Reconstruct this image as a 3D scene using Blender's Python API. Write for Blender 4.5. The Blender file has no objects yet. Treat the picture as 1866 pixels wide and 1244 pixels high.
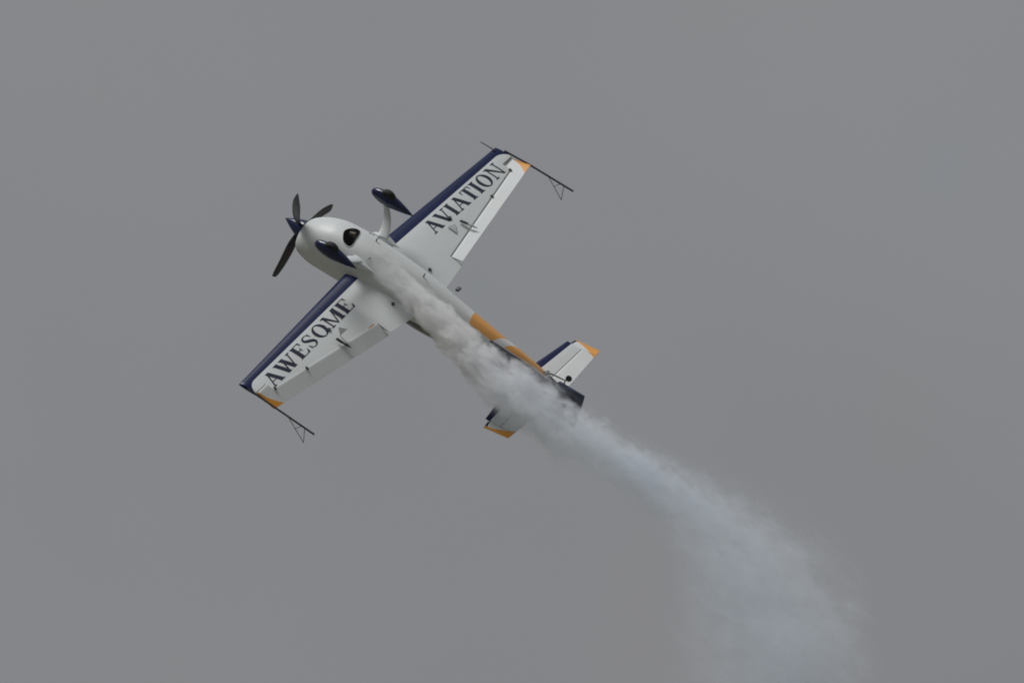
import bpy, bmesh, math, random
from mathutils import Vector, Matrix
from mathutils.bvhtree import BVHTree

random.seed(7)
S = bpy.context.scene
COL = S.collection
R = math.radians

# ------------------------------------------------------------------ camera
PITCH = R(28.0)                       # the photographer looks up at the display
DIST = 200.0
PXM = 97.3                            # photograph pixels per metre at that distance
CAM = Vector((0, 0, 1.7))
CX = Vector((1, 0, 0))
CY = Vector((0, -math.sin(PITCH), math.cos(PITCH)))
CZ = Vector((0, -math.cos(PITCH), -math.sin(PITCH)))

def cam_vec(v):
    return CX * v[0] + CY * v[1] + CZ * v[2]

cd = bpy.data.cameras.new('camera')
cam = bpy.data.objects.new('camera', cd)
COL.objects.link(cam)
cd.sensor_fit = 'HORIZONTAL'
cd.sensor_width = 36.0
cd.lens = PXM * DIST / 1866.0 * 36.0
cd.clip_start = 0.5
cd.clip_end = 30000
cam.matrix_world = Matrix.Translation(CAM) @ Matrix((CX, CY, CZ)).transposed().to_4x4()
S.camera = cam

# attitude of the aeroplane as the camera sees it (aft, left wing, belly)
AFT = cam_vec((0.8019, -0.4754, 0.3619))
LEFT = cam_vec((0.5929, 0.5583, -0.5804))
DOWN = cam_vec((0.0739, 0.6800, 0.7295))

# ------------------------------------------------------------------ sky and sun
SUN = (DOWN * 0.60 + LEFT * 0.35 - AFT * 0.80).normalized()
SUN_EL = math.asin(SUN.z)
SUN_AZ = math.atan2(SUN.x, SUN.y)
SKY_GREY = 0.181                      # radiance of the overcast in the frame
world = bpy.data.worlds.new('World')
S.world = world
world.use_nodes = True
wt = world.node_tree
wt.nodes.clear()
wo = wt.nodes.new('ShaderNodeOutputWorld')
bg = wt.nodes.new('ShaderNodeBackground')
sky = wt.nodes.new('ShaderNodeTexSky')
sky.sky_type = 'NISHITA'
sky.sun_disc = False
sky.sun_elevation = SUN_EL
sky.sun_rotation = SUN_AZ
sky.dust_density = 4.0
tc = wt.nodes.new('ShaderNodeTexCoord')
sep = wt.nodes.new('ShaderNodeSeparateXYZ')
wt.links.new(tc.outputs['Generated'], sep.inputs[0])

def wmath(op, a, b=None, c=None, clamp=False):
    n = wt.nodes.new('ShaderNodeMath')
    n.operation = op
    n.use_clamp = clamp
    for i, v in enumerate((a, b, c)):
        if v is None:
            continue
        if isinstance(v, (int, float)):
            n.inputs[i].default_value = v
        else:
            wt.links.new(v, n.inputs[i])
    return n.outputs[0]

BG = 0.1
el = wmath('MAXIMUM', sep.outputs[2], 0.0)
grad = wmath('MULTIPLY_ADD', el, 2.0 / 1.94, 1.0 / 1.94)       # overcast: zenith three times the horizon
# broad, faint structure in the cloud layer
nz = wt.nodes.new('ShaderNodeTexNoise')
nz.inputs['Scale'].default_value = 16.0
nz.inputs['Detail'].default_value = 4.0
nz.inputs['Roughness'].default_value = 0.45
wt.links.new(tc.outputs['Generated'], nz.inputs['Vector'])
mott = wmath('MULTIPLY_ADD', wmath('SUBTRACT', nz.outputs[0], 0.5), 0.15, 1.0)
lum = wmath('MULTIPLY', wmath('MULTIPLY', grad, mott), SKY_GREY / BG)
tint = wt.nodes.new('ShaderNodeMix')
tint.data_type = 'RGBA'
nz2 = wt.nodes.new('ShaderNodeTexNoise')
nz2.inputs['Scale'].default_value = 45.0
nz2.inputs['Detail'].default_value = 3.0
wt.links.new(tc.outputs['Generated'], nz2.inputs['Vector'])
wt.links.new(nz2.outputs[0], tint.inputs[0])
tint.inputs[6].default_value = (0.945, 1.0, 1.065, 1)
tint.inputs[7].default_value = (1.012, 0.996, 1.015, 1)
sc_ = wt.nodes.new('ShaderNodeVectorMath')
sc_.operation = 'SCALE'
wt.links.new(tint.outputs[2], sc_.inputs[0])
wt.links.new(lum, sc_.inputs['Scale'])
mixs = wt.nodes.new('ShaderNodeMix')
mixs.data_type = 'RGBA'
mixs.inputs[0].default_value = 0.985                           # thick cloud in front of the clear sky
wt.links.new(sky.outputs[0], mixs.inputs[6])
wt.links.new(sc_.outputs[0], mixs.inputs[7])
wt.links.new(mixs.outputs[2], bg.inputs[0])
bg.inputs[1].default_value = BG
wt.links.new(bg.outputs[0], wo.inputs[0])

ld = bpy.data.lights.new('sun', 'SUN')
ld.energy = 1.5
ld.angle = R(20)
ld.color = (1.0, 0.985, 0.965)
sun = bpy.data.objects.new('sun', ld)
COL.objects.link(sun)
sun.location = SUN * 300
sun.rotation_euler = SUN.to_track_quat('Z', 'Y').to_euler()

vs = S.view_settings
vs.view_transform = 'Standard'
vs.look = 'None'
vs.exposure = 0.40
vs.gamma = 1.0
vs.use_curve_mapping = False
S.render.engine = 'CYCLES'
S.cycles.volume_step_rate = 0.045
S.cycles.volume_max_steps = 512
S.cycles.volume_bounces = 9
S.cycles.max_bounces = 12
S.cycles.filter_width = 1.9            # the lens is a little soft at this reach

# ------------------------------------------------------------------ helpers
def P(a, l, u):
    """body coordinates: a metres aft of the propeller, l to the pilot's left, u up"""
    return Vector((-a, l, u))

class NT:
    """tiny wrapper for node maths"""
    def __init__(self, name):
        self.mat = bpy.data.materials.new(name)
        self.mat.use_nodes = True
        self.t = self.mat.node_tree
        self.t.nodes.clear()
        self.out = self.t.nodes.new('ShaderNodeOutputMaterial')
    def n(self, typ, **k):
        x = self.t.nodes.new(typ)
        for a, b in k.items():
            setattr(x, a, b)
        return x
    def put(self, sock, v):
        if isinstance(v, (int, float, tuple)):
            sock.default_value = v
        else:
            self.t.links.new(v, sock)
    def m(self, op, a, b=0.0, c=0.0, clamp=False):
        x = self.n('ShaderNodeMath', operation=op, use_clamp=clamp)
        self.put(x.inputs[0], a)
        self.put(x.inputs[1], b)
        self.put(x.inputs[2], c)
        return x.outputs[0]
    def add(self, a, b): return self.m('ADD', a, b)
    def sub(self, a, b): return self.m('SUBTRACT', a, b)
    def mul(self, a, b): return self.m('MULTIPLY', a, b)
    def gt(self, a, b): return self.m('GREATER_THAN', a, b)
    def lt(self, a, b): return self.m('LESS_THAN', a, b)
    def mx(self, a, b): return self.m('MAXIMUM', a, b)
    def mn(self, a, b): return self.m('MINIMUM', a, b)
    def inv(self, a): return self.sub(1.0, a)
    def edge(self, x, at, w):
        """0 below `at`, 1 above, over a width w"""
        return self.m('DIVIDE', self.sub(x, at - w / 2 if isinstance(at, (int, float)) else self.sub(at, w / 2)), w, clamp=True)
    def mix(self, f, a, b):
        x = self.n('ShaderNodeMix', data_type='RGBA')
        self.put(x.inputs[0], f)
        self.put(x.inputs[6], a)
        self.put(x.inputs[7], b)
        return x.outputs[2]
    def noise(self, scale, detail=3.0, vec=None, rough=0.5):
        x = self.n('ShaderNodeTexNoise')
        x.inputs['Scale'].default_value = scale
        x.inputs['Detail'].default_value = detail
        x.inputs['Roughness'].default_value = rough
        if vec is None:
            vec = self.n('ShaderNodeTexCoord').outputs['Object']
        self.t.links.new(vec, x.inputs['Vector'])
        return x.outputs[0]
    def xyz(self, v):
        x = self.n('ShaderNodeSeparateXYZ')
        self.t.links.new(v, x.inputs[0])
        return x.outputs
    def bsdf(self, **k):
        b = self.n('ShaderNodeBsdfPrincipled')
        for a, v in k.items():
            self.put(b.inputs[a.replace('_', ' ')], v)
        self.t.links.new(b.outputs[0], self.out.inputs['Surface'])
        return b

WHITE = (0.66, 0.70, 0.715, 1)
NAVY = (0.0075, 0.0155, 0.068, 1)
ORANGE = (0.74, 0.31, 0.018, 1)

def grime(N, col, amt=0.17):
    """very slight unevenness and exhaust film in the paint"""
    f = N.m('MULTIPLY_ADD', N.sub(N.noise(2.2, 5.0), 0.5), amt * 2, amt * 0.6, clamp=True)
    return N.mix(f, col, (0.46, 0.46, 0.43, 1))

def plain(name, col, rough=0.4, metal=0.0, coat=0.0, var=0.15):
    N = NT(name)
    d = tuple(c * (1 - var) for c in col[:3]) + (1,)
    c = N.mix(N.noise(9.0, 4.0), col, d)
    rg = N.m('MULTIPLY_ADD', N.noise(14.0, 3.0), 0.15, rough - 0.07, clamp=True)
    N.bsdf(Base_Color=c, Roughness=rg, Metallic=metal, Coat_Weight=coat, Coat_Roughness=0.08)
    return N.mat

def surface_paint(name, band0, band1, tipl, r, horn, chord, cres, pw):
    """white flying surface: navy leading edge with a rounded corner at the tip, orange crescent
    at the trailing corner. 'paint' attribute = (span, distance behind the leading edge, distance behind the horn)"""
    N = NT(name)
    at = N.n('ShaderNodeAttribute', attribute_name='paint')
    l, v, w = N.xyz(at.outputs['Vector'])
    band = N.m('MULTIPLY_ADD', l, (band1 - band0) / tipl, band0)
    base = N.edge(N.sub(band, v), 0.0, 0.006)
    # rounded corner
    lc = tipl - r
    vc = N.add(band, r)
    dl = N.mx(N.sub(l, lc), 0.0)
    dv = N.mx(N.sub(vc, v), 0.0)
    d = N.m('SQRT', N.add(N.mul(dl, dl), N.mul(dv, dv)))
    corner = N.edge(d, r, 0.006)
    navy = N.mx(base, corner)
    t = N.m('DIVIDE', N.mx(w, 0.0), chord)
    bnd = N.sub(tipl + 0.0, N.m('MULTIPLY_ADD', N.m('POWER', t, pw), cres, 0.022))
    org = N.mul(N.edge(N.sub(l, bnd), 0.0, 0.006), N.gt(w, 0.0))
    col = N.mix(navy, grime(N, WHITE), NAVY)
    col = N.mix(org, col, ORANGE)
    N.bsdf(Base_Color=col, Roughness=N.m('MULTIPLY_ADD', navy, -0.16, 0.42), Specular_IOR_Level=N.m('MULTIPLY_ADD', navy, -0.33, 0.5))
    return N.mat

M_wing = surface_paint('wing paint', 0.325, 0.175, 3.98, 0.24, 1.95, 0.46, 0.21, 1.7)
M_tail = surface_paint('tail paint', 0.21, 0.10, 1.44, 0.10, 5.33, 0.58, 0.19, 1.7)
M_white = plain('white gloss paint', WHITE, 0.4, coat=0.1, var=0.06)
M_navy = plain('navy gloss paint', NAVY, 0.25, coat=0.0, var=0.2)
M_black = plain('painted recess shade', (0.004, 0.004, 0.005, 1), 1.0)  # flat black stands in for the shade inside the cooling outlet
M_black.node_tree.nodes['Principled BSDF'].inputs['Specular IOR Level'].default_value = 0.1
M_dark = plain('dark metal', (0.03, 0.03, 0.034, 1), 0.5)
M_rod = plain('dark anodised tube', (0.035, 0.036, 0.045, 1), 0.45)
M_thin = plain('grey wire', (0.17, 0.17, 0.175, 1), 0.5)
M_alu = plain('grey aluminium', (0.36, 0.38, 0.38, 1), 0.4, metal=0.2)
M_plate = plain('pale spade sheet', (0.46, 0.49, 0.50, 1), 0.5)
M_rubber = plain('tyre rubber', (0.012, 0.012, 0.013, 1), 0.75)
M_copper = plain('heat stained exhaust steel', (0.10, 0.075, 0.055, 1), 0.55, metal=0.5)
M_prop = plain('propeller composite', (0.030, 0.030, 0.034, 1), 0.42)
M_letter = plain('navy lettering film', (0.006, 0.010, 0.036, 1), 0.75)
M_flap = plain('faded orange tape', (0.62, 0.30, 0.14, 1), 0.6)

def fuselage_paint():
    N = NT('fuselage paint')
    x, y, z = N.xyz(N.n('ShaderNodeTexCoord').outputs['Object'])
    a = N.mul(x, -1.0)
    # first orange flash: starts square, ends in a slanted round
    o1 = N.mul(N.edge(N.sub(a, N.mul(y, -0.30)), 3.93, 0.01), N.edge(N.sub(4.62, N.sub(a, N.mul(y, 0.9))), 0.0, 0.01))
    o1 = N.mul(o1, N.edge(y, -0.13, 0.012))
    o2 = N.mul(N.edge(N.sub(a, N.mul(y, 1.1)), 4.86, 0.01), N.edge(N.sub(5.70, a), 0.0, 0.012))
    lim = N.m('MULTIPLY_ADD', N.sub(a, 4.8), 0.05, -0.09)
    o2 = N.mul(o2, N.edge(N.sub(y, lim), 0.0, 0.012))
    org = N.mx(o1, o2)
    org = N.mul(org, N.lt(z, 0.46))
    # navy flank on the right and round the tail
    nav = N.mul(N.edge(N.sub(a, N.mul(y, 0.6)), 4.55, 0.012), N.edge(N.sub(N.sub(lim, 0.012), y), 0.0, 0.012))
    nav = N.mx(nav, N.mul(N.edge(N.sub(a, N.mul(z, -0.5)), 5.80, 0.012), N.edge(N.mul(y, -1.0), -0.03, 0.01)))
    stripe = N.mul(N.edge(z, 0.30, 0.012), N.mul(N.edge(a, 2.1, 0.01), N.lt(z, 0.44)))
    nav = N.mx(nav, N.mul(stripe, N.lt(y, 0.0)))
    col = N.mix(org, grime(N, WHITE, 0.14), ORANGE)
    col = N.mix(nav, col, NAVY)
    # oil film streaming aft of the exhaust
    st = N.mul(N.edge(a, 1.35, 0.3), N.edge(N.sub(0.22, N.m('ABSOLUTE', N.add(y, 0.05))), 0.0, 0.18))
    mp = N.n('ShaderNodeMapping')
    mp.inputs['Scale'].default_value = (0.5, 9.0, 3.0)
    N.t.links.new(N.n('ShaderNodeTexCoord').outputs['Object'], mp.inputs[0])
    st = N.mul(N.mul(st, N.noise(1.6, 4.0, mp.outputs[0])), 0.5)
    col = N.mix(st, col, (0.30, 0.28, 0.25, 1))
    N.bsdf(Base_Color=col, Roughness=0.5, Coat_Weight=0.12, Coat_Roughness=0.3)
    return N.mat

M_fus = fuselage_paint()

def glass_mat():
    N = NT('smoked canopy glass')
    N.bsdf(Base_Color=(0.012, 0.014, 0.017, 1), Roughness=0.06, Coat_Weight=1.0, Coat_Roughness=0.03, Specular_IOR_Level=0.6)
    return N.mat
M_glass = glass_mat()

def mesh_obj(name, verts, faces, mat, parent=None, smooth=True, angle=38, paint=None):
    me = bpy.data.meshes.new(name)
    me.from_pydata([tuple(v) for v in verts], [], faces)
    me.validate()
    bm = bmesh.new()
    bm.from_mesh(me)
    bmesh.ops.recalc_face_normals(bm, faces=bm.faces)
    bm.to_mesh(me)
    bm.free()
    if smooth:
        me.polygons.foreach_set('use_smooth', [True] * len(me.polygons))
        me.set_sharp_from_angle(angle=R(angle))
    if paint:
        at = me.attributes.new('paint', 'FLOAT_VECTOR', 'POINT')
        flat = [c for p in paint for c in p]
        at.data.foreach_set('vector', flat)
    me.materials.append(mat)
    o = bpy.data.objects.new(name, me)
    COL.objects.link(o)
    if parent is not None:
        o.parent = parent
    return o

class MB:
    """collects simple solids into one mesh"""
    def __init__(self):
        self.v, self.f = [], []
    def loft(self, rings, cap=True, close=False):
        n = len(rings[0])
        b = len(self.v)
        for r in rings:
            self.v += [Vector(p) for p in r]
        m = len(rings)
        for i in range(m - 1 + (1 if close else 0)):
            i2 = (i + 1) % m
            for j in range(n):
                k = (j + 1) % n
                self.f.append((b + i * n + j, b + i * n + k, b + i2 * n + k, b + i2 * n + j))
        if cap and not close:
            self.f.append(tuple(b + j for j in range(n))[::-1])
            self.f.append(tuple(b + (m - 1) * n + j for j in range(n)))
        return self
    def tube(self, pts, rad, n=8, up=Vector((0.3, 0.2, 1)), flat=1.0):
        pts = [Vector(p) for p in pts]
        rings = []
        for i, p in enumerate(pts):
            t = (pts[min(i + 1, len(pts) - 1)] - pts[max(i - 1, 0)]).normalized()
            x = t.cross(up).normalized()
            y = x.cross(t).normalized()
            r = rad[i] if isinstance(rad, (list, tuple)) else rad
            rings.append([p + x * (r * math.cos(2 * math.pi * k / n)) + y * (r * flat * math.sin(2 * math.pi * k / n)) for k in range(n)])
        return self.loft(rings)
    def box(self, c, ax, ay, az):
        c = Vector(c)
        vs_ = []
        for sz in (-1, 1):
            vs_.append([c + ax * sx + ay * sy + az * sz for sx, sy in ((-1, -1), (1, -1), (1, 1), (-1, 1))])
        return self.loft(vs_)
    def build(self, name, mat, parent=None, smooth=True, angle=38):
        return mesh_obj(name, self.v, self.f, mat, parent, smooth, angle)

def lerp(a, b, t):
    return a + (b - a) * t

def interp(tab, x):
    """smooth (monotone-ish cubic) interpolation in a table of (x, values...)"""
    n = len(tab)
    if x <= tab[0][0]:
        return list(tab[0][1:])
    if x >= tab[-1][0]:
        return list(tab[-1][1:])
    for i in range(n - 1):
        if tab[i][0] <= x <= tab[i + 1][0]:
            break
    h = tab[i + 1][0] - tab[i][0]
    t = (x - tab[i][0]) / h
    res = []
    for k in range(1, len(tab[0])):
        p1, p2 = tab[i][k], tab[i + 1][k]
        def slope(j):
            if j == 0:
                return (tab[1][k] - tab[0][k]) / (tab[1][0] - tab[0][0])
            if j == n - 1:
                return (tab[-1][k] - tab[-2][k]) / (tab[-1][0] - tab[-2][0])
            return (tab[j + 1][k] - tab[j - 1][k]) / (tab[j + 1][0] - tab[j - 1][0])
        m1, m2 = slope(i) * h, slope(i + 1) * h
        t2, t3 = t * t, t * t * t
        res.append((2 * t3 - 3 * t2 + 1) * p1 + (t3 - 2 * t2 + t) * m1 + (-2 * t3 + 3 * t2) * p2 + (t3 - t2) * m2)
    return res

# ------------------------------------------------------------------ setting: airfield ground far below
def ground():
    N = NT('airfield grass')
    a = N.noise(0.01, 6.0)
    b = N.noise(0.35, 5.0)
    c = N.mix(a, (0.155, 0.15, 0.115, 1), (0.225, 0.21, 0.175, 1))
    c = N.mix(N.mul(b, 0.5), c, (0.11, 0.11, 0.07, 1))
    N.bsdf(Base_Color=c, Roughness=0.95)
    n = 40
    L = 9000
    v, f = [], []
    for i in range(n + 1):
        for j in range(n + 1):
            x = L * (2 * i / n - 1)
            y = L * (2 * j / n - 1)
            far = max(0, math.hypot(x, y) - 1500) / 7500
            v.append((x, y, 18 * far * math.sin(x * 0.0011 + 1) * math.cos(y * 0.0013)))
    for i in range(n):
        for j in range(n):
            k = i * (n + 1) + j
            f.append((k, k + n + 1, k + n + 2, k + 1))
    o = mesh_obj('ground', v, f, N.mat)
    o['kind'] = 'structure'
    o['label'] = 'dry grass airfield stretching away below the display'
ground()

# ------------------------------------------------------------------ the aeroplane
ORIGIN = CAM + cam_vec(((552 - 933) / PXM, (622 - 411) / PXM, -DIST))
plane = bpy.data.objects.new('aerobatic_airplane', None)
COL.objects.link(plane)
plane['label'] = 'white and navy aerobatic airplane banked on its side trailing smoke, AWESOME AVIATION under its wings'
plane['category'] = 'airplane'
plane.empty_display_size = 0.5
plane.matrix_world = Matrix.Translation(ORIGIN) @ Matrix((-AFT, LEFT, -DOWN)).transposed().to_4x4()

# ---- fuselage: a, half width, belly, top, roundness exponent, belly chamfer
FUS = [(0.075, 0.270, -0.085, 0.43, 2.0, 0.0), (0.085, 0.325, -0.140, 0.49, 2.0, 0.0), (0.13, 0.365, -0.185, 0.515, 2.05, 0.0),
       (0.25, 0.420, -0.270, 0.545, 2.1, 0.0), (0.45, 0.468, -0.375, 0.570, 2.2, 0.0), (0.75, 0.490, -0.475, 0.565, 2.3, 0.0),
       (1.10, 0.505, -0.515, 0.560, 2.3, 0.05), (1.50, 0.515, -0.535, 0.550, 2.4, 0.35), (1.90, 0.515, -0.545, 0.530, 2.45, 0.8),
       (2.40, 0.490, -0.515, 0.510, 2.5, 1.0), (2.90, 0.440, -0.445, 0.500, 2.5, 1.0), (3.40, 0.380, -0.350, 0.510, 2.45, 1.0),
       (3.95, 0.318, -0.243, 0.525, 2.4, 1.0), (4.50, 0.255, -0.145, 0.540, 2.35, 1.0), (5.12, 0.185, -0.050, 0.560, 2.3, 1.0),
       (5.60, 0.112, 0.060, 0.570, 2.2, 0.8), (5.90, 0.060, 0.140, 0.570, 2.2, 0.4), (5.945, 0.045, 0.160, 0.560, 2.2, 0.0)]
NR = 72
def fus_ring(a):
    w, b, t, n, ch = interp(FUS, a)
    c, h = (b + t) / 2, (t - b) / 2
    ring = []
    for k in range(NR):
        th = 2 * math.pi * k / NR
        cs, sn = math.cos(th), math.sin(th)
        nn = lerp(n, 1.62, ch) if sn < 0 else n              # the belly comes to a soft keel behind the engine
        y = w * math.copysign(abs(cs) ** (2 / nn), cs)
        z = h * math.copysign(abs(sn) ** (2 / nn), sn)
        ring.append(P(a, y, c + z))
    return ring
stations = sorted(set([s[0] for s in FUS] + [0.09 + 0.09 * i for i in range(1, 65)]))
mb = MB()
mb.loft([fus_ring(a) for a in stations])
fus = mb.build('fuselage', M_fus, plane, angle=50)
fus_tree = BVHTree.FromPolygons([v.co.copy() for v in fus.data.vertices], [tuple(p.vertices) for p in fus.data.polygons])

def on_fus(a, l, off, direction=(0, 0, 1)):
    """point on the belly below (a,l), `off` metres proud"""
    d = Vector(direction).normalized()
    hit = fus_tree.ray_cast(P(a, l, 0) - d * 3, d)
    if hit[0] is None:
        return P(a, l, -0.4)
    return hit[0] + hit[1] * off * (1 if hit[1].dot(d) < 0 else -1)

# ---- cooling outlet in the belly, its inner shade painted as a flat black patch, with two exhaust pipes
def outline_patch(name, pts, mat, off, parent, depth=0.0):
    """a shape lying on the belly, filled in rings so that it follows the curve"""
    cx = sum(p[0] for p in pts) / len(pts)
    cy = sum(p[1] for p in pts) / len(pts)
    v, f = [on_fus(cx, cy, off - depth)], []
    n = len(pts)
    rr = (0.35, 0.7, 1.0)
    for t in rr:
        for p in pts:
            v.append(on_fus(lerp(cx, p[0], t), lerp(cy, p[1], t), off))
    for j in range(n):
        f.append((0, 1 + j, 1 + (j + 1) % n))
    for i in range(len(rr) - 1):
        for j in range(n):
            k = (j + 1) % n
            f.append((1 + i * n + j, 1 + (i + 1) * n + j, 1 + (i + 1) * n + k, 1 + i * n + k))
    return mesh_obj(name, v, f, mat, parent, True, 60)

def smooth_poly(pts, it=2):
    for _ in range(it):
        q = []
        for i in range(len(pts)):
            p0, p1 = pts[i], pts[(i + 1) % len(pts)]
            q.append((lerp(p0[0], p1[0], 0.2), lerp(p0[1], p1[1], 0.2)))
            q.append((lerp(p0[0], p1[0], 0.8), lerp(p0[1], p1[1], 0.8)))
        pts = q
    return pts
outlet_pts = smooth_poly([(0.93, -0.03), (0.96, 0.09), (1.06, 0.20), (1.17, 0.20), (1.24, 0.09), (1.29, -0.20), (1.22, -0.26), (1.06, -0.22)], 2)
out = outline_patch('cooling_outlet', outlet_pts, M_black, 0.005, plane)
mb = MB()
rim = [on_fus(p[0], p[1], 0.006) for p in outlet_pts]
mb.tube(rim + [rim[0], rim[1]], 0.006, 6)
mb.build('outlet_lip', M_white, out)
for l in (0.04,):
    mb = MB()
    s_ = on_fus(1.05, l, -0.03)
    mb.tube([s_ + P(-0.05, 0, 0.02), s_ + P(0.04, 0, -0.02), s_ + P(0.12, 0, -0.045)], 0.036, 12)
    mb.build('exhaust_pipe', M_copper, out)
# oil breather and small belly fittings
for (a, l, h_) in ((1.55, 0.17, 0.10), (1.70, -0.25, 0.05), (2.75, 0.05, 0.12)):
    mb = MB()
    b_ = on_fus(a, l, -0.01)
    mb.tube([b_, b_ + P(0.03, 0, -h_)], [0.014, 0.010], 8)
    mb.build('vent_tube', M_dark, plane)
for (a, l) in ((1.315, 0.30), (1.375, 0.33)):
    outline_patch('belly_fastener', [(a + 0.022 * math.cos(t * math.pi / 4), l + 0.022 * math.sin(t * math.pi / 4)) for t in range(8)], M_dark, 0.005, plane)

# ---- canopy
mb = MB()
CAN = [(1.75, 0.02, 0.46, 0.02), (1.95, 0.20, 0.44, 0.13), (2.25, 0.30, 0.42, 0.26), (2.7, 0.335, 0.40, 0.36), (3.1, 0.33, 0.40, 0.37),
       (3.6, 0.285, 0.42, 0.30), (4.1, 0.20, 0.45, 0.17), (4.5, 0.10, 0.48, 0.07), (4.7, 0.02, 0.50, 0.02)]
rings = []
for i in range(31):
    a = lerp(1.75, 4.7, i / 30)
    w, z0, h = interp(CAN, a)
    rings.append([P(a, max(w, 0.01) * math.cos(2 * math.pi * k / 32), z0 + max(h, 0.01) * math.sin(2 * math.pi * k / 32)) for k in range(32)])
mb.loft(rings)
can = mb.build('canopy', M_glass, plane)
for a in (2.25, 3.35):
    w, z0, h = interp(CAN, a)
    mb = MB()
    mb.tube([P(a, (w + 0.002) * math.cos(math.pi * k / 20), z0 + (h + 0.002) * math.sin(math.pi * k / 20)) for k in range(21)], 0.018, 6, up=Vector((1, 0.01, 0)))
    mb.build('canopy_frame', M_white, can)

# ---- spinner and propeller
U0 = 0.075
mb = MB()
rings = []
for i in range(17):
    t = i / 16
    r = 0.205 * (math.sin(t * math.pi / 2) ** 0.86 if t > 0 else 0.0)
    r = max(lerp(r, 0.205 * t, 0.55), 0.004)
    rings.append([P(lerp(-0.41, 0.06, t), r * math.cos(2 * math.pi * k / 40), U0 + 0.03 * t + r * math.sin(2 * math.pi * k / 40)) for k in range(40)])
rings.append([P(0.075, 0.195 * math.cos(2 * math.pi * k / 40), U0 + 0.03 + 0.195 * math.sin(2 * math.pi * k / 40)) for k in range(40)])
mb.loft(rings)
spin = mb.build('spinner', M_navy, plane, angle=60)
BL = [(0.10, 0.085, 0.060, 36), (0.20, 0.13, 0.040, 28), (0.35, 0.23, 0.026, 18), (0.55, 0.275, 0.020, 11), (0.75, 0.27, 0.015, 8), (0.92, 0.24, 0.011, 7), (1.03, 0.19, 0.008, 6), (1.06, 0.13, 0.006, 6)]
for ang in (107, -12.5, -131):
    # direction in the disc: cos -> left, sin -> down
    rad = Vector((0, math.cos(R(ang)), -math.sin(R(ang))))
    tan = Vector((0, -math.sin(R(ang)), -math.cos(R(ang))))
    ax = Vector((1, 0, 0))                       # forward
    rings = []
    for i in range(25):
        r = lerp(0.10, 1.06, i / 24)
        ch, th, tw = interp(BL, r)
        c = math.cos(R(tw)) * tan - math.sin(R(tw)) * ax
        n = math.sin(R(tw)) * tan + math.cos(R(tw)) * ax
        sweep = 0.06 * max(0, (r - 0.55) / 0.5) ** 2
        ctr = P(-0.05, 0, U0) + rad * r - c * sweep
        ring = []
        for k in range(20):
            q = 2 * math.pi * k / 20
            ring.append(ctr + c * (ch / 2 * math.cos(q)) + n * (th / 2 * math.sin(q) * (1.0 + 0.5 * math.cos(q))))
        rings.append(ring)
    mb = MB()
    mb.loft(rings)
    mb.build('propeller_blade', M_prop, plane, angle=70)

# ---- wings
def naca(t):
    return 5 * (0.2969 * math.sqrt(max(t, 0)) - 0.126 * t - 0.3516 * t * t + 0.2843 * t ** 3 - 0.1036 * t ** 4)

class Surface:
    def __init__(s, le, te, u, thick, mat, horn):
        s.le, s.te, s.u, s.th, s.mat, s.horn = le, te, u, thick, mat, horn
    def half(s, l, a):
        le, te = s.le(l), s.te(l)
        c = te - le
        return max(naca(min(max((a - le) / c, 0.0), 1.0)) * s.th(l) * c, 0.0025)
    def ring(s, l, a_end, n=22, k=1.0):
        """closed section from the leading edge to a_end; returns points as (a, l, u)"""
        le = s.le(l)
        pts = []
        for i in range(n, 0, -1):
            t = (i / n) ** 2
            a = lerp(le, a_end, t)
            pts.append((a, l, s.u(l) + s.half(l, a) * k))
        pts.append((le, l, s.u(l)))
        for i in range(1, n + 1):
            t = (i / n) ** 2
            a = lerp(le, a_end, t)
            pts.append((a, l, s.u(l) - s.half(l, a) * k))
        return pts

def build_surface(name, sf, panels, side, parent, tip_l):
    """panels: list of (l0, l1, end(l)); one mesh, neighbouring panels butt at their ribs"""
    v, f, paint = [], [], []
    for (l0, l1, end, nseg, tip) in panels:
        rings = []
        for i in range(nseg + 1):
            l = lerp(l0, l1, i / nseg)
            rings.append(sf.ring(l, end(l)))
        if tip:
            for dl, k in ((0.014, 0.80), (0.022, 0.42)):
                rings.append([(q[0], q[1] + dl, q[2]) for q in sf.ring(l1, end(l1), k=k)])
        n = len(rings[0])
        b = len(v)
        for r in rings:
            for (a, l, u) in r:
                v.append(P(a, side * l, u))
                paint.append((l, a - sf.le(min(l, tip_l)), a - sf.horn))
        for i in range(len(rings) - 1):
            for j in range(n):
                k = (j + 1) % n
                f.append((b + i * n + j, b + i * n + k, b + (i + 1) * n + k, b + (i + 1) * n + j))
        f.append(tuple(range(b, b + n)))
        f.append(tuple(range(b + (len(rings) - 1) * n, b + len(rings) * n)))
    return mesh_obj(name, v, f, sf.mat, parent, True, 35, paint)

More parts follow.
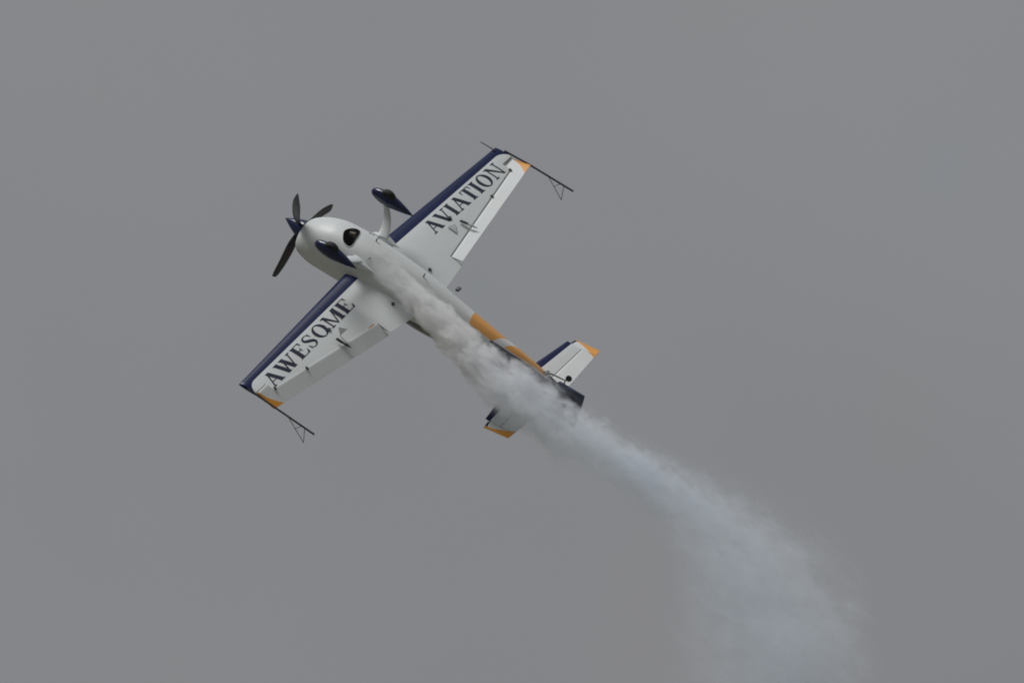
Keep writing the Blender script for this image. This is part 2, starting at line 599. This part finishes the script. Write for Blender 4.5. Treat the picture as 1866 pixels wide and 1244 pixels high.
def build_flap(name, sf, parts, side, parent, hinge, defl, tip_l):
    """control surface: (l0, l1, front(l), tip) pieces with a rounded nose, turned about the hinge line"""
    v, f, paint = [], [], []
    for (l0, l1, front, nseg, tip) in parts:
        rings = []
        for i in range(nseg + 1):
            l = lerp(l0, l1, i / nseg)
            fr, te = front(l), sf.te(l)
            hn = sf.half(l, fr + 0.02) * 0.97
            sec = []
            for q in range(9):                               # rounded nose
                th = math.pi / 2 + math.pi * q / 8
                sec.append((fr + 0.02 + 0.02 * math.cos(th), l, sf.u(l) + hn * math.sin(th)))
            low = []
            m = 8
            for q in range(1, m + 1):
                a = lerp(fr + 0.02, te, q / m)
                low.append((a, l, sf.u(l) - lerp(hn, 0.004, q / m)))
            top = [(a, l_, 2 * sf.u(l) - u_) for (a, l_, u_) in low]
            rings.append(sec + low + top[::-1])
        if tip:
            last = rings[-1]
            for dl, k in ((0.012, 0.75), (0.018, 0.4)):
                rings.append([(a, l_ + dl, sf.u(l_) + (u_ - sf.u(l_)) * k) for (a, l_, u_) in last])
        n = len(rings[0])
        b = len(v)
        for r in rings:
            for (a, l, u) in r:
                h = hinge(l)
                da, du = a - h, u - sf.u(l)
                c, s_ = math.cos(defl), math.sin(defl)
                # positive deflection: trailing edge down
                a2, u2 = h + da * c + du * s_, sf.u(l) - da * s_ + du * c
                v.append(P(a2, side * l, u2))
                paint.append((l, a - sf.le(min(l, tip_l)), a - sf.horn))
        for i in range(len(rings) - 1):
            for j in range(n):
                k = (j + 1) % n
                f.append((b + i * n + j, b + i * n + k, b + (i + 1) * n + k, b + (i + 1) * n + j))
        f.append(tuple(range(b, b + n)))
        f.append(tuple(range(b + (len(rings) - 1) * n, b + len(rings) * n)))
    return mesh_obj(name, v, f, sf.mat, parent, True, 35, paint)

W_LE = lambda l: 1.335 + 0.052 * l
W_TE = lambda l: 3.098 - 0.180 * l
W_U = lambda l: -0.01 + 0.004 * l
W_H = lambda l: 2.838 - 0.191 * l
W_T = lambda l: lerp(0.145, 0.115, l / 4)
WING = Surface(W_LE, W_TE, W_U, W_T, M_wing, 1.95)
TIP = 3.965

# glyphs, cap height 1; each is a list of quads
def st(x0, y0, x1, y1, w):
    return [(x0 - w / 2, y0), (x0 + w / 2, y0), (x1 + w / 2, y1), (x1 - w / 2, y1)]
def bar(x0, x1, y0, y1):
    return [(x0, y0), (x1, y0), (x1, y1), (x0, y1)]
TH, TK, SH = 0.095, 0.275, 0.065
def serif(x, y, w):
    return bar(x - w / 2, x + w / 2, y, y + SH) if y < 0.5 else bar(x - w / 2, x + w / 2, y - SH, y)
def ring_strokes(outer, inner, n=36):
    q = []
    for i in range(n):
        a0, a1 = 2 * math.pi * i / n, 2 * math.pi * (i + 1) / n
        q.append([inner(a0), outer(a0), outer(a1), inner(a1)])
    return q
def path_strokes(pts, n=40):
    """pts: (x, y, half width), smooth ribbon"""
    tab = [(i,) + p for i, p in enumerate(pts)]
    ev = [interp(tab, (len(pts) - 1) * i / n) for i in range(n + 1)]
    q = []
    sides = []
    for i in range(n + 1):
        p0, p1 = ev[max(i - 1, 0)], ev[min(i + 1, n)]
        t = Vector((p1[0] - p0[0], p1[1] - p0[1])).normalized()
        nn = Vector((-t.y, t.x)) * ev[i][2]
        sides.append(((ev[i][0] + nn.x, ev[i][1] + nn.y), (ev[i][0] - nn.x, ev[i][1] - nn.y)))
    for i in range(n):
        q.append([sides[i][0], sides[i][1], sides[i + 1][1], sides[i + 1][0]])
    return q
G = {
    'A': (1.04, [st(0.15, 0, 0.50, 0.98, TH), st(0.86, 0, 0.50, 1.0, TK), bar(0.27, 0.72, 0.32, 0.37), serif(0.15, 0, 0.30), serif(0.86, 0, 0.36)]),
    'V': (1.04, [st(0.17, 1, 0.53, 0.0, TK), st(0.88, 1, 0.54, 0.02, TH), serif(0.17, 1, 0.36), serif(0.88, 1, 0.30)]),
    'W': (1.46, [st(0.16, 1, 0.46, 0, TK), st(0.72, 0.9, 0.47, 0.02, TH), st(0.66, 1, 0.97, 0, TK), st(1.29, 1, 0.98, 0.02, TH), serif(0.16, 1, 0.34), serif(0.66, 1, 0.34), serif(1.29, 1, 0.28)]),
    'I': (0.46, [st(0.23, 0, 0.23, 1, TK), serif(0.23, 0, 0.42), serif(0.23, 1, 0.42)]),
    'T': (0.90, [st(0.45, 0, 0.45, 1, TK), bar(0.05, 0.85, 0.95, 1.0), serif(0.45, 0, 0.42), [(0.05, 0.70), (0.08, 0.70), (0.15, 0.96), (0.05, 0.96)], [(0.82, 0.70), (0.85, 0.70), (0.85, 0.96), (0.75, 0.96)]]),
    'E': (0.90, [st(0.22, 0, 0.22, 1, TK), bar(0.03, 0.78, 0.95, 1.0), bar(0.03, 0.82, 0.0, 0.05), bar(0.3, 0.58, 0.50, 0.55), serif(0.2, 0, 0.34),
                 [(0.75, 0.72), (0.78, 0.72), (0.78, 0.96), (0.66, 0.96)], [(0.66, 0.04), (0.82, 0.04), (0.87, 0.30), (0.84, 0.30)], [(0.54, 0.38), (0.58, 0.38), (0.58, 0.68), (0.54, 0.68)]]),
    'N': (1.06, [st(0.17, 0, 0.17, 1, TH), st(0.88, 0.0, 0.88, 1, TH), [(0.05, 1.0), (0.28, 1.0), (0.92, 0.0), (0.82, 0.0)], serif(0.17, 0, 0.30), serif(0.88, 1, 0.30), serif(0.12, 1, 0.24)]),
    'M': (1.28, [st(0.17, 0, 0.17, 1, TH), [(0.05, 1.0), (0.30, 1.0), (0.66, 0.0), (0.58, 0.0)], st(0.61, 0, 0.98, 0.98, TH), st(1.05, 0, 1.05, 1, TK), serif(0.17, 0, 0.30), serif(1.05, 0, 0.38), serif(1.09, 1, 0.28), serif(0.12, 1, 0.24)]),
    'O': (1.06, ring_strokes(lambda t: (0.53 + 0.47 * math.cos(t), 0.5 + 0.53 * math.sin(t)), lambda t: (0.53 + 0.245 * math.cos(t), 0.5 + 0.46 * math.sin(t)))),
    'S': (0.78, path_strokes([(0.66, 0.74, 0.030), (0.58, 0.92, 0.030), (0.38, 0.99, 0.032), (0.18, 0.88, 0.070), (0.17, 0.70, 0.088), (0.38, 0.53, 0.105), (0.60, 0.36, 0.100), (0.62, 0.16, 0.075), (0.44, 0.02, 0.034), (0.24, 0.05, 0.030), (0.11, 0.28, 0.030)])
          + [[(0.645, 0.66), (0.685, 0.66), (0.70, 0.99), (0.66, 0.99)], [(0.09, 0.0), (0.125, 0.0), (0.13, 0.34), (0.085, 0.34)]]),
}

def lettering(word, side, l_start, l_end, a_top, a_base, parent, gap=0.06):
    """letters lie on the under-surface, tops towards the leading edge; x runs from l_start to l_end (signed span)"""
    H = a_base(0) - a_top(0)
    tot = sum(G[c][0] for c in word) + gap * (len(word) - 1)
    k = (l_end - l_start) / tot
    x = 0.0
    for c in word:
        wd, quads = G[c]
        v, f = [], []
        for qi, q in enumerate(quads):
            big = c not in 'OS'
            nx, ny = (3, 10) if big else (3, 1)
            if big and abs(q[0][1] - q[2][1]) < 0.2:
                nx, ny = 8, 2
            b = len(v)
            for j in range(ny + 1):
                for i in range(nx + 1):
                    s_, t_ = i / nx, j / ny
                    p = [lerp(lerp(q[0][m], q[1][m], s_), lerp(q[3][m], q[2][m], s_), t_) for m in (0, 1)]
                    l = l_start + (x + p[0]) * k
                    a = lerp(a_base(l), a_top(l), p[1])
                    off = 0.0030 + 0.0005 * (qi if big else qi % 2)
                    v.append(P(a, l, W_U(abs(l)) - WING.half(abs(l), a) - off))
            for j in range(ny):
                for i in range(nx):
                    o = b + j * (nx + 1) + i
                    f.append((o, o + 1, o + nx + 2, o + nx + 1))
        me_o = mesh_obj('letter', v, f, M_letter, parent, True, 60)
        x += wd + gap

for side, nm in ((1, 'left'), (-1, 'right')):
    wing = build_surface('wing', WING, [
        (0.25, 1.125, W_TE, 8, False),
        (1.125, 3.69, lambda l: W_H(l) - 0.022, 22, False),
        (3.69, TIP, lambda l: 1.925, 5, True)], side, plane, TIP)
    wing['label'] = 'wing lettered AVIATION on its underside' if side > 0 else 'wing lettered AWESOME on its underside'
    defl = R(17) if side > 0 else R(-17)
    ail = build_flap('aileron', WING, [
        (1.140, 3.705, lambda l: W_H(l) + (0.012 if side > 0 else -0.045), 22, False),
        (3.705, TIP, lambda l: 1.945, 4, True)], side, wing, W_H, defl, TIP)
    if side > 0:
        lettering('AVIATION', side, 1.36, 3.60, lambda l: 1.745 + 0.006 * l, lambda l: 2.064 + 0.010 * l, wing)
    else:
        lettering('AWESOME', side, -3.66, -1.06, lambda l: 1.735 - 0.026 * (l + 1.1), lambda l: 2.045 - 0.028 * (l + 1.1), wing)
    # hinge brackets under the aileron gap
    for l in (2.88, 3.66):
        mb = MB()
        h = W_H(l)
        b_ = P(h, side * l, W_U(l) - WING.half(l, h) - 0.012)
        mb.box(b_, Vector((0.032, 0, 0)), Vector((0, 0.008, 0)), Vector((0, 0, 0.016)))
        mb.box(b_ + Vector((0.02, 0, -0.012)), Vector((0.014, 0, 0)), Vector((0, 0.020, 0)), Vector((0, 0, 0.010)))
        mb.build('hinge_bracket', M_dark, wing)
    # tie-down fitting and fuel drain: small dark blocks
    for (a, l, sz, nm2) in ((2.03, 1.875, 0.030, 'tie_down_fitting'), (2.54, 0.573, 0.027, 'fuel_drain')):
        mb = MB()
        b_ = P(a, side * l, W_U(l) - WING.half(l, a) - 0.014)
        d1 = Vector((0.8, 0.6 * side, 0)).normalized()
        d2 = Vector((-d1.y, d1.x, 0))
        mb.box(b_, d1 * sz, d2 * sz, Vector((0, 0, 0.016)))
        mb.build(nm2, M_dark, wing)
    # aileron spade: arm through the hinge line and a triangular plate ahead of it
    if side > 0:
        f_, m_, r_ = P(2.23, 1.935, -0.11), P(2.40, 1.96, -0.115), P(2.60, 1.975, -0.125)
        tri = [P(2.14, 1.66, -0.098), P(2.21, 1.82, -0.100), P(2.36, 1.66, -0.088)]
    else:
        f_, m_, r_ = P(2.29, -2.0, -0.135), P(2.435, -1.98, -0.10), P(2.60, -1.945, -0.055)
        tri = [P(2.19, -1.815, -0.220), P(2.345, -1.735, -0.215), P(2.32, -1.925, -0.170)]
    mb = MB()
    mb.tube([f_, lerp(f_, m_, 0.5), m_], [0.026, 0.03, 0.026], 8, flat=0.6)
    mb.build('spade_arm', M_dark, ail)
    mb = MB()
    mb.tube([m_, lerp(m_, r_, 0.4), r_], [0.020, 0.026, 0.008], 8, flat=0.8)
    mb.build('spade_bracket', M_alu if side > 0 else M_rod, ail)
    mb = MB()
    ct = (tri[0] + tri[1] + tri[2]) / 3
    nrm = (tri[1] - tri[0]).cross(tri[2] - tri[0]).normalized() * 0.004
    ring1 = [p + nrm for p in tri]
    ring2 = [p - nrm for p in tri]
    mb.loft([ring1, ring2])
    if side < 0:
        mb.tube([tri[2], r_], 0.007, 6)
    mb.build('spade_plate', M_plate if side > 0 else M_alu, ail, smooth=False)
    # sighting frame on the tip: a long rod with a small wire triangle at its end
    mb = MB()
    if side > 0:
        rod = [P(1.75, 4.0, -0.035), P(2.333, 4.0, -0.055), P(3.36, 4.0, -0.03)]
        apex, b1, b2, c1 = P(3.12, 4.0, 0.37), P(2.78, 4.0, -0.03), P(3.14, 4.0, -0.03), P(2.93, 4.0, 0.13)
    else:
        rod = [P(1.75, -4.0, -0.04), P(2.41, -4.0, 0.02), P(3.31, -4.0, 0.105)]
        apex, b1, b2, c1 = P(3.09, -4.0, 0.485), P(2.71, -4.0, 0.06), P(3.09, -4.0, 0.09), P(2.87, -4.0, 0.26)
    mb.tube(rod, 0.020, 8)
    sight = mb.build('sighting_rod', M_rod, wing)
    mb = MB()
    for p, q in ((b1, apex), (b2, apex), (c1, b2 - P(0.08, 0, 0))):
        mb.tube([p, q], 0.0075, 6)
    mb.build('sighting_triangle', M_thin, sight)
    if side > 0:
        mb = MB()
        mb.tube([P(1.62, 3.875, -0.05), P(1.45, 3.875, -0.055), P(1.27, 3.875, -0.055)], [0.012, 0.010, 0.008], 8)
        mb.build('pitot_tube', M_rod, wing)
    else:
        # orange tape by the inner hinge of the aileron
        v = []
        for l in (1.20, 1.34):
            for a in (2.545, 2.58):
                v.append(P(a, -l, W_U(l) - WING.half(l, a) - 0.004))
        mesh_obj('seal_tape', v, [(0, 1, 3, 2)], M_flap, wing)

# boarding step behind the left wing root
mb = MB()
s0 = P(3.25, 0.33, -0.10)
mb.tube([s0, P(3.30, 0.40, -0.20)], 0.010, 6)
stp = mb.build('boarding_step', M_white, plane)
mb = MB()
mb.box(P(3.315, 0.41, -0.225), Vector((0.035, 0, 0.01)), Vector((0, 0.045, 0.0)), Vector((0, 0, 0.028)))
mb.build('step_pad', M_dark, stp)

# ---- tail surfaces
T_LE = lambda l: 5.08 + 0.148 * l
T_TE = lambda l: 6.035 - 0.088 * l
T_U = lambda l: 0.55
TAIL = Surface(T_LE, T_TE, T_U, lambda l: 0.085, M_tail, 5.33)
for side in (1, -1):
    stab = build_surface('stabilizer', TAIL, [(0.03, 1.262, lambda l: 5.600, 10, True)], side, plane, 1.44)
    build_flap('elevator', TAIL, [
        (0.10, 1.276, lambda l: 5.607, 10, False),
        (1.288, 1.425, lambda l: 5.325 + 0.15 * (l - 1.288), 4, True)], side, stab, lambda l: 5.62, R(9), 1.44)

# fin and rudder, navy
mb = MB()
rings = []
for i in range(11):
    u = lerp(0.50, 1.22, i / 10)
    le = lerp(5.02, 5.58, (i / 10))
    te = 5.93
    pts = []
    for k in range(14, 0, -1):
        t = (k / 14) ** 2
        pts.append(P(lerp(le, te, t), 0.05 * naca(t * 0.6) * 1.9, u))
    pts.append(P(le, 0, u))
    for k in range(1, 15):
        t = (k / 14) ** 2
        pts.append(P(lerp(le, te, t), -0.05 * naca(t * 0.6) * 1.9, u))
    rings.append(pts)
mb.loft(rings)
mb.build('fin', M_navy, plane)
mb = MB()
rings = []
for i in range(13):
    u = lerp(0.13, 1.26, i / 12)
    te = lerp(6.57, 6.40, i / 12)
    le = 5.955 if u < 1.22 else 5.80
    ub = u - (0.045 if i == 0 else 0)
    h = 0.045
    rings.append([P(le, 0.0, u), P(le + 0.02, h, u), P(le + 0.3, h * 0.62, lerp(u, ub, 0.5)), P(te, 0.006, ub), P(te, -0.006, ub), P(le + 0.3, -h * 0.62, lerp(u, ub, 0.5)), P(le + 0.02, -h, u)])
mb.loft(rings)
mb.build('rudder', M_navy, plane)

# tail wheel on its spring
mb = MB()
mb.tube([P(5.62, 0.0, 0.085), P(5.85, 0.0, 0.01), P(6.06, 0.0, -0.015), P(6.12, 0.0, -0.03)], [0.022, 0.018, 0.014, 0.012], 8)
mb.tube([P(5.66, 0.035, 0.10), P(6.08, 0.03, 0.0)], 0.007, 6)
mb.box(P(5.70, 0.0, 0.06), Vector((0.025, 0, 0)), Vector((0, 0.05, 0)), Vector((0, 0, 0.02)))
spring = mb.build('tail_spring', M_thin, plane)
def wheel(c, rad, wd, axis, parent, nm='wheel'):
    mb = MB()
    ax = Vector(axis).normalized()
    x = ax.cross(Vector((0, 0, 1))).normalized()
    y = ax.cross(x)
    rings = []
    for (o, r) in ((-0.5, 0.55), (-0.5, 0.82), (-0.32, 0.97), (0.0, 1.0), (0.32, 0.97), (0.5, 0.82), (0.5, 0.55)):
        rings.append([Vector(c) + ax * (o * wd) + (x * math.cos(2 * math.pi * k / 28) + y * math.sin(2 * math.pi * k / 28)) * rad * r for k in range(28)])
    mb.loft(rings)
    return mb.build(nm, M_rubber, parent, angle=50)
tw = wheel(P(6.165, 0.03, -0.085), 0.062, 0.05, (0.1, 1, 0.25), spring, 'tail_wheel')
mb = MB()
mb.tube([P(6.10, 0.0, 0.03), P(6.12, 0.0, -0.02), P(6.155, -0.005, -0.075)], 0.012, 6)
mb.tube([P(6.10, 0.0, 0.10), P(6.10, 0.0, 0.02)], 0.013, 6)
mb.build('wheel_fork', M_dark, spring)

# ---- main landing gear
def bez(p0, p1, p2, t):
    return p0 * (1 - t) ** 2 + p1 * 2 * t * (1 - t) + p2 * t * t
for side in (1, -1):
    p0, p1, p2 = P(1.55, 0.36 * side, -0.46), P(1.47, 0.72 * side, -0.56), P(1.235, 0.835 * side, -0.80)
    rings = []
    for i in range(15):
        t = i / 14
        c = bez(p0, p1, p2, t)
        tg = (bez(p0, p1, p2, min(t + 0.02, 1)) - bez(p0, p1, p2, max(t - 0.02, 0))).normalized()
        fw = Vector((1, 0, 0))
        fw = (fw - tg * fw.dot(tg)).normalized()
        nn = tg.cross(fw)
        ch = lerp(0.115, 0.05, t ** 0.8)
        th = lerp(0.028, 0.018, t)
        rings.append([c + fw * ch * math.cos(2 * math.pi * k / 16) + nn * th * math.sin(2 * math.pi * k / 16) for k in range(16)])
    mb = MB()
    mb.loft(rings)
    leg = mb.build('gear_leg', M_white, plane)
    # flared root fairing
    rings = []
    for i in range(13):
        t = i / 12
        a = lerp(1.30, 1.98, t)
        k_ = math.sin(math.pi * min(1, t * 1.02)) ** 0.8 if t < 0.45 else (1 - ((t - 0.45) / 0.55)) ** 1.2
        k_ = max(k_, 0.02)
        base = Vector((-a, side * 0.40, -0.385))
        outw = Vector((0, side * 0.80, -0.60)).normalized()
        up_ = Vector((0, side * 0.60, 0.80))
        rings.append([base + outw * (0.115 * k_ * max(math.cos(q), -0.5)) + up_ * (0.10 * k_ * math.sin(q)) for q in [2 * math.pi * j / 16 for j in range(16)]])
    mb = MB()
    mb.loft(rings)
    mb.build('gear_fairing', M_white, leg)
    # wheel pant: a teardrop shell
    PT = [(0.0, 0.006, 0.006, 0.0), (0.03, 0.05, 0.06, 0.0), (0.12, 0.088, 0.115, 0.0), (0.28, 0.112, 0.155, 0.0), (0.42, 0.115, 0.160, 0.0), (0.60, 0.095, 0.125, 0.01), (0.80, 0.055, 0.075, 0.03), (0.93, 0.022, 0.032, 0.045), (1.0, 0.005, 0.006, 0.055)]
    rings = []
    for i in range(33):
        t = (i / 32)
        w, h, dz = interp(PT, t)
        a = lerp(0.885, 1.86, t)
        rings.append([P(a, side * (0.88) + max(w, 0.004) * math.cos(2 * math.pi * k / 28), -0.875 + dz + max(h, 0.004) * math.sin(2 * math.pi * k / 28) * (1.0 if math.sin(2 * math.pi * k / 28) > 0 else 0.92)) for k in range(28)])
    mb = MB()
    mb.loft(rings)
    pant = mb.build('wheel_pant', M_navy, plane)
    wheel(P(1.27, 0.88 * side, -0.93), 0.160, 0.13, (0, 1, 0), pant, 'tyre')
    mb = MB()
    mb.tube([P(1.25, 0.765 * side, -0.82), P(1.25, 0.80 * side, -0.83)], 0.03, 10)
    mb.build('axle_cap', M_alu, pant)

# ------------------------------------------------------------------ the smoke
SX = Vector((0.710, -0.596, 0.371)).normalized()
SY = Vector((0.643, 0.766, 0.0)).normalized()
SZ = SX.cross(SY)
S0 = ORIGIN + AFT * 1.20 + LEFT * -0.05 + DOWN * 0.60
FX, FY = 90.3, 97.3
# along-trail px, sideways px (towards lower left), radius px, density
TR = [(-10, 0, 8, 0.2), (20, 2, 17, 0.7), (50, 6, 24, 1.5), (84, 10, 26, 2.6), (130, 13, 26, 5.5), (187, 18, 31, 8.0), (296, 29, 36, 8.0), (350, 31, 43, 5.5), (410, 31, 54, 4.4), (532, 24, 58, 4.2), (672, 2, 60, 3.4),
      (780, -10, 76, 2.5), (874, 14, 122, 1.5), (946, 44, 165, 1.2), (1061, 106, 205, 1.0), (1178, 190, 208, 0.95), (1300, 318, 222, 1.0), (1420, 458, 240, 0.95)]
XMAX = 1420 / FX

def smoke():
    N = NT('exhaust smoke')
    co = N.n('ShaderNodeTexCoord').outputs['Object']
    x, y, z = N.xyz(co)
    t = N.m('DIVIDE', x, XMAX, clamp=True)
    def curve(k, scale):
        fc = N.n('ShaderNodeFloatCurve')
        c = fc.mapping.curves[0]
        pts = [(max(p[0], 0) / 1420.0, p[k] * scale) for p in TR]
        c.points[0].location = pts[0]
        c.points[1].location = pts[-1]
        for p in pts[1:-1]:
            c.points.new(*p)
        for p in c.points:
            p.handle_type = 'AUTO'
        fc.mapping.use_clip = False
        fc.mapping.update()
        N.put(fc.inputs['Value'], t)
        return fc.outputs[0]
    yc = N.mul(curve(1, 1 / 500.0), -500.0 / FY)
    rad = N.mul(curve(2, 1 / 250.0), 250.0 / FY)
    den = N.mul(curve(3, 0.1), 10.0)
    # turbulence: displaced coordinates, larger eddies further aft
    mp = N.n('ShaderNodeMapping')
    mp.inputs['Scale'].default_value = (0.60, 1.0, 1.0)
    N.t.links.new(co, mp.inputs[0])
    wn = N.n('ShaderNodeTexNoise')
    wn.inputs['Scale'].default_value = 2.2
    wn.inputs['Detail'].default_value = 2.0
    N.t.links.new(mp.outputs[0], wn.inputs['Vector'])
    wsc = N.n('ShaderNodeVectorMath', operation='SCALE')
    N.t.links.new(wn.outputs['Color'], wsc.inputs[0])
    wsc.inputs['Scale'].default_value = 0.55
    wad = N.n('ShaderNodeVectorMath', operation='ADD')
    N.t.links.new(mp.outputs[0], wad.inputs[0])
    N.t.links.new(wsc.outputs[0], wad.inputs[1])
    v = wad.outputs[0]
    far = N.m('MULTIPLY', N.sub(x, 3.0), 0.22, clamp=True)
    n1 = N.sub(N.noise(1.1, 5.0, v, 0.55), 0.5)
    n2 = N.sub(N.noise(3.6, 5.0, v, 0.58), 0.5)
    n3 = N.sub(N.noise(8.5, 4.0, v, 0.55), 0.5)
    w1 = N.m('MULTIPLY_ADD', far, 0.9, 0.35)
    w2 = N.m('MULTIPLY_ADD', far, 0.1, 1.25)
    w3 = N.m('MULTIPLY_ADD', far, -0.5, 1.0)
    tur = N.add(N.mul(n1, w1), N.add(N.mul(n2, w2), N.mul(n3, w3)))
    dy = N.sub(y, yc)
    r = N.m('SQRT', N.add(N.mul(dy, dy), N.mul(z, z)))
    f = N.add(N.sub(1.0, N.m('DIVIDE', r, rad)), tur)
    outer = N.m('DIVIDE', dy, rad, clamp=True)
    soft = N.sub(N.m('MULTIPLY_ADD', far, 0.89, 0.19), N.mul(N.mul(outer, far), 0.32))
    s = N.m('DIVIDE', f, soft, clamp=True)
    s = N.mul(N.mul(s, s), N.m('MULTIPLY_ADD', s, -2.0, 3.0))
    # thicker on the outer side of the bend, thin on the inner
    side = N.m('MULTIPLY_ADD', N.m('DIVIDE', dy, rad), 0.45, 0.85, clamp=True)
    side = N.m('MULTIPLY_ADD', far, N.sub(side, 1.0), 1.0)
    # torn, streaky inside: thin gaps between the puffs
    gap = N.m('MULTIPLY_ADD', N.add(n3, N.mul(n2, 0.8)), 4.2, 0.75, clamp=True)
    gap = N.m('MULTIPLY_ADD', gap, 0.93, 0.07)
    d = N.mul(N.mul(N.mul(s, gap), den), side)
    halo = N.m('MULTIPLY', N.add(N.sub(1.5, N.m('DIVIDE', r, rad)), n1), 0.9, clamp=True)
    d = N.add(d, N.mul(N.mul(N.mul(halo, halo), far), N.mul(den, 0.10)))
    pv = N.n('ShaderNodeVolumePrincipled')
    N.put(pv.inputs['Color'], N.mix(far, (0.986, 0.990, 1.0, 1), (0.885, 0.938, 1.0, 1)))
    pv.inputs['Anisotropy'].default_value = 0.0
    N.put(pv.inputs['Density'], d)
    N.t.links.new(pv.outputs[0], N.out.inputs['Volume'])
    # hull that follows the trail
    rings = []
    for i in range(49):
        px = lerp(-10, 1418, i / 48)
        yc_, r_, _ = interp([(p[0], p[1], p[2], p[3]) for p in TR], px)
        k = 1.55
        sl = 0.0
        rings.append([Vector((px / FX, -yc_ / FY + r_ * k / FY * math.cos(2 * math.pi * q / 20), r_ * k / FY * math.sin(2 * math.pi * q / 20))) for q in range(20)])
    mb = MB()
    mb.loft(rings)
    o = mb.build('smoke_trail', N.mat, None)
    o.matrix_world = Matrix.Translation(S0) @ Matrix((cam_vec(SX), cam_vec(SY), cam_vec(SZ))).transposed().to_4x4()
    o['kind'] = 'stuff'
    o['label'] = 'pale grey exhaust smoke streaming along the belly and widening behind the tail'
smoke()
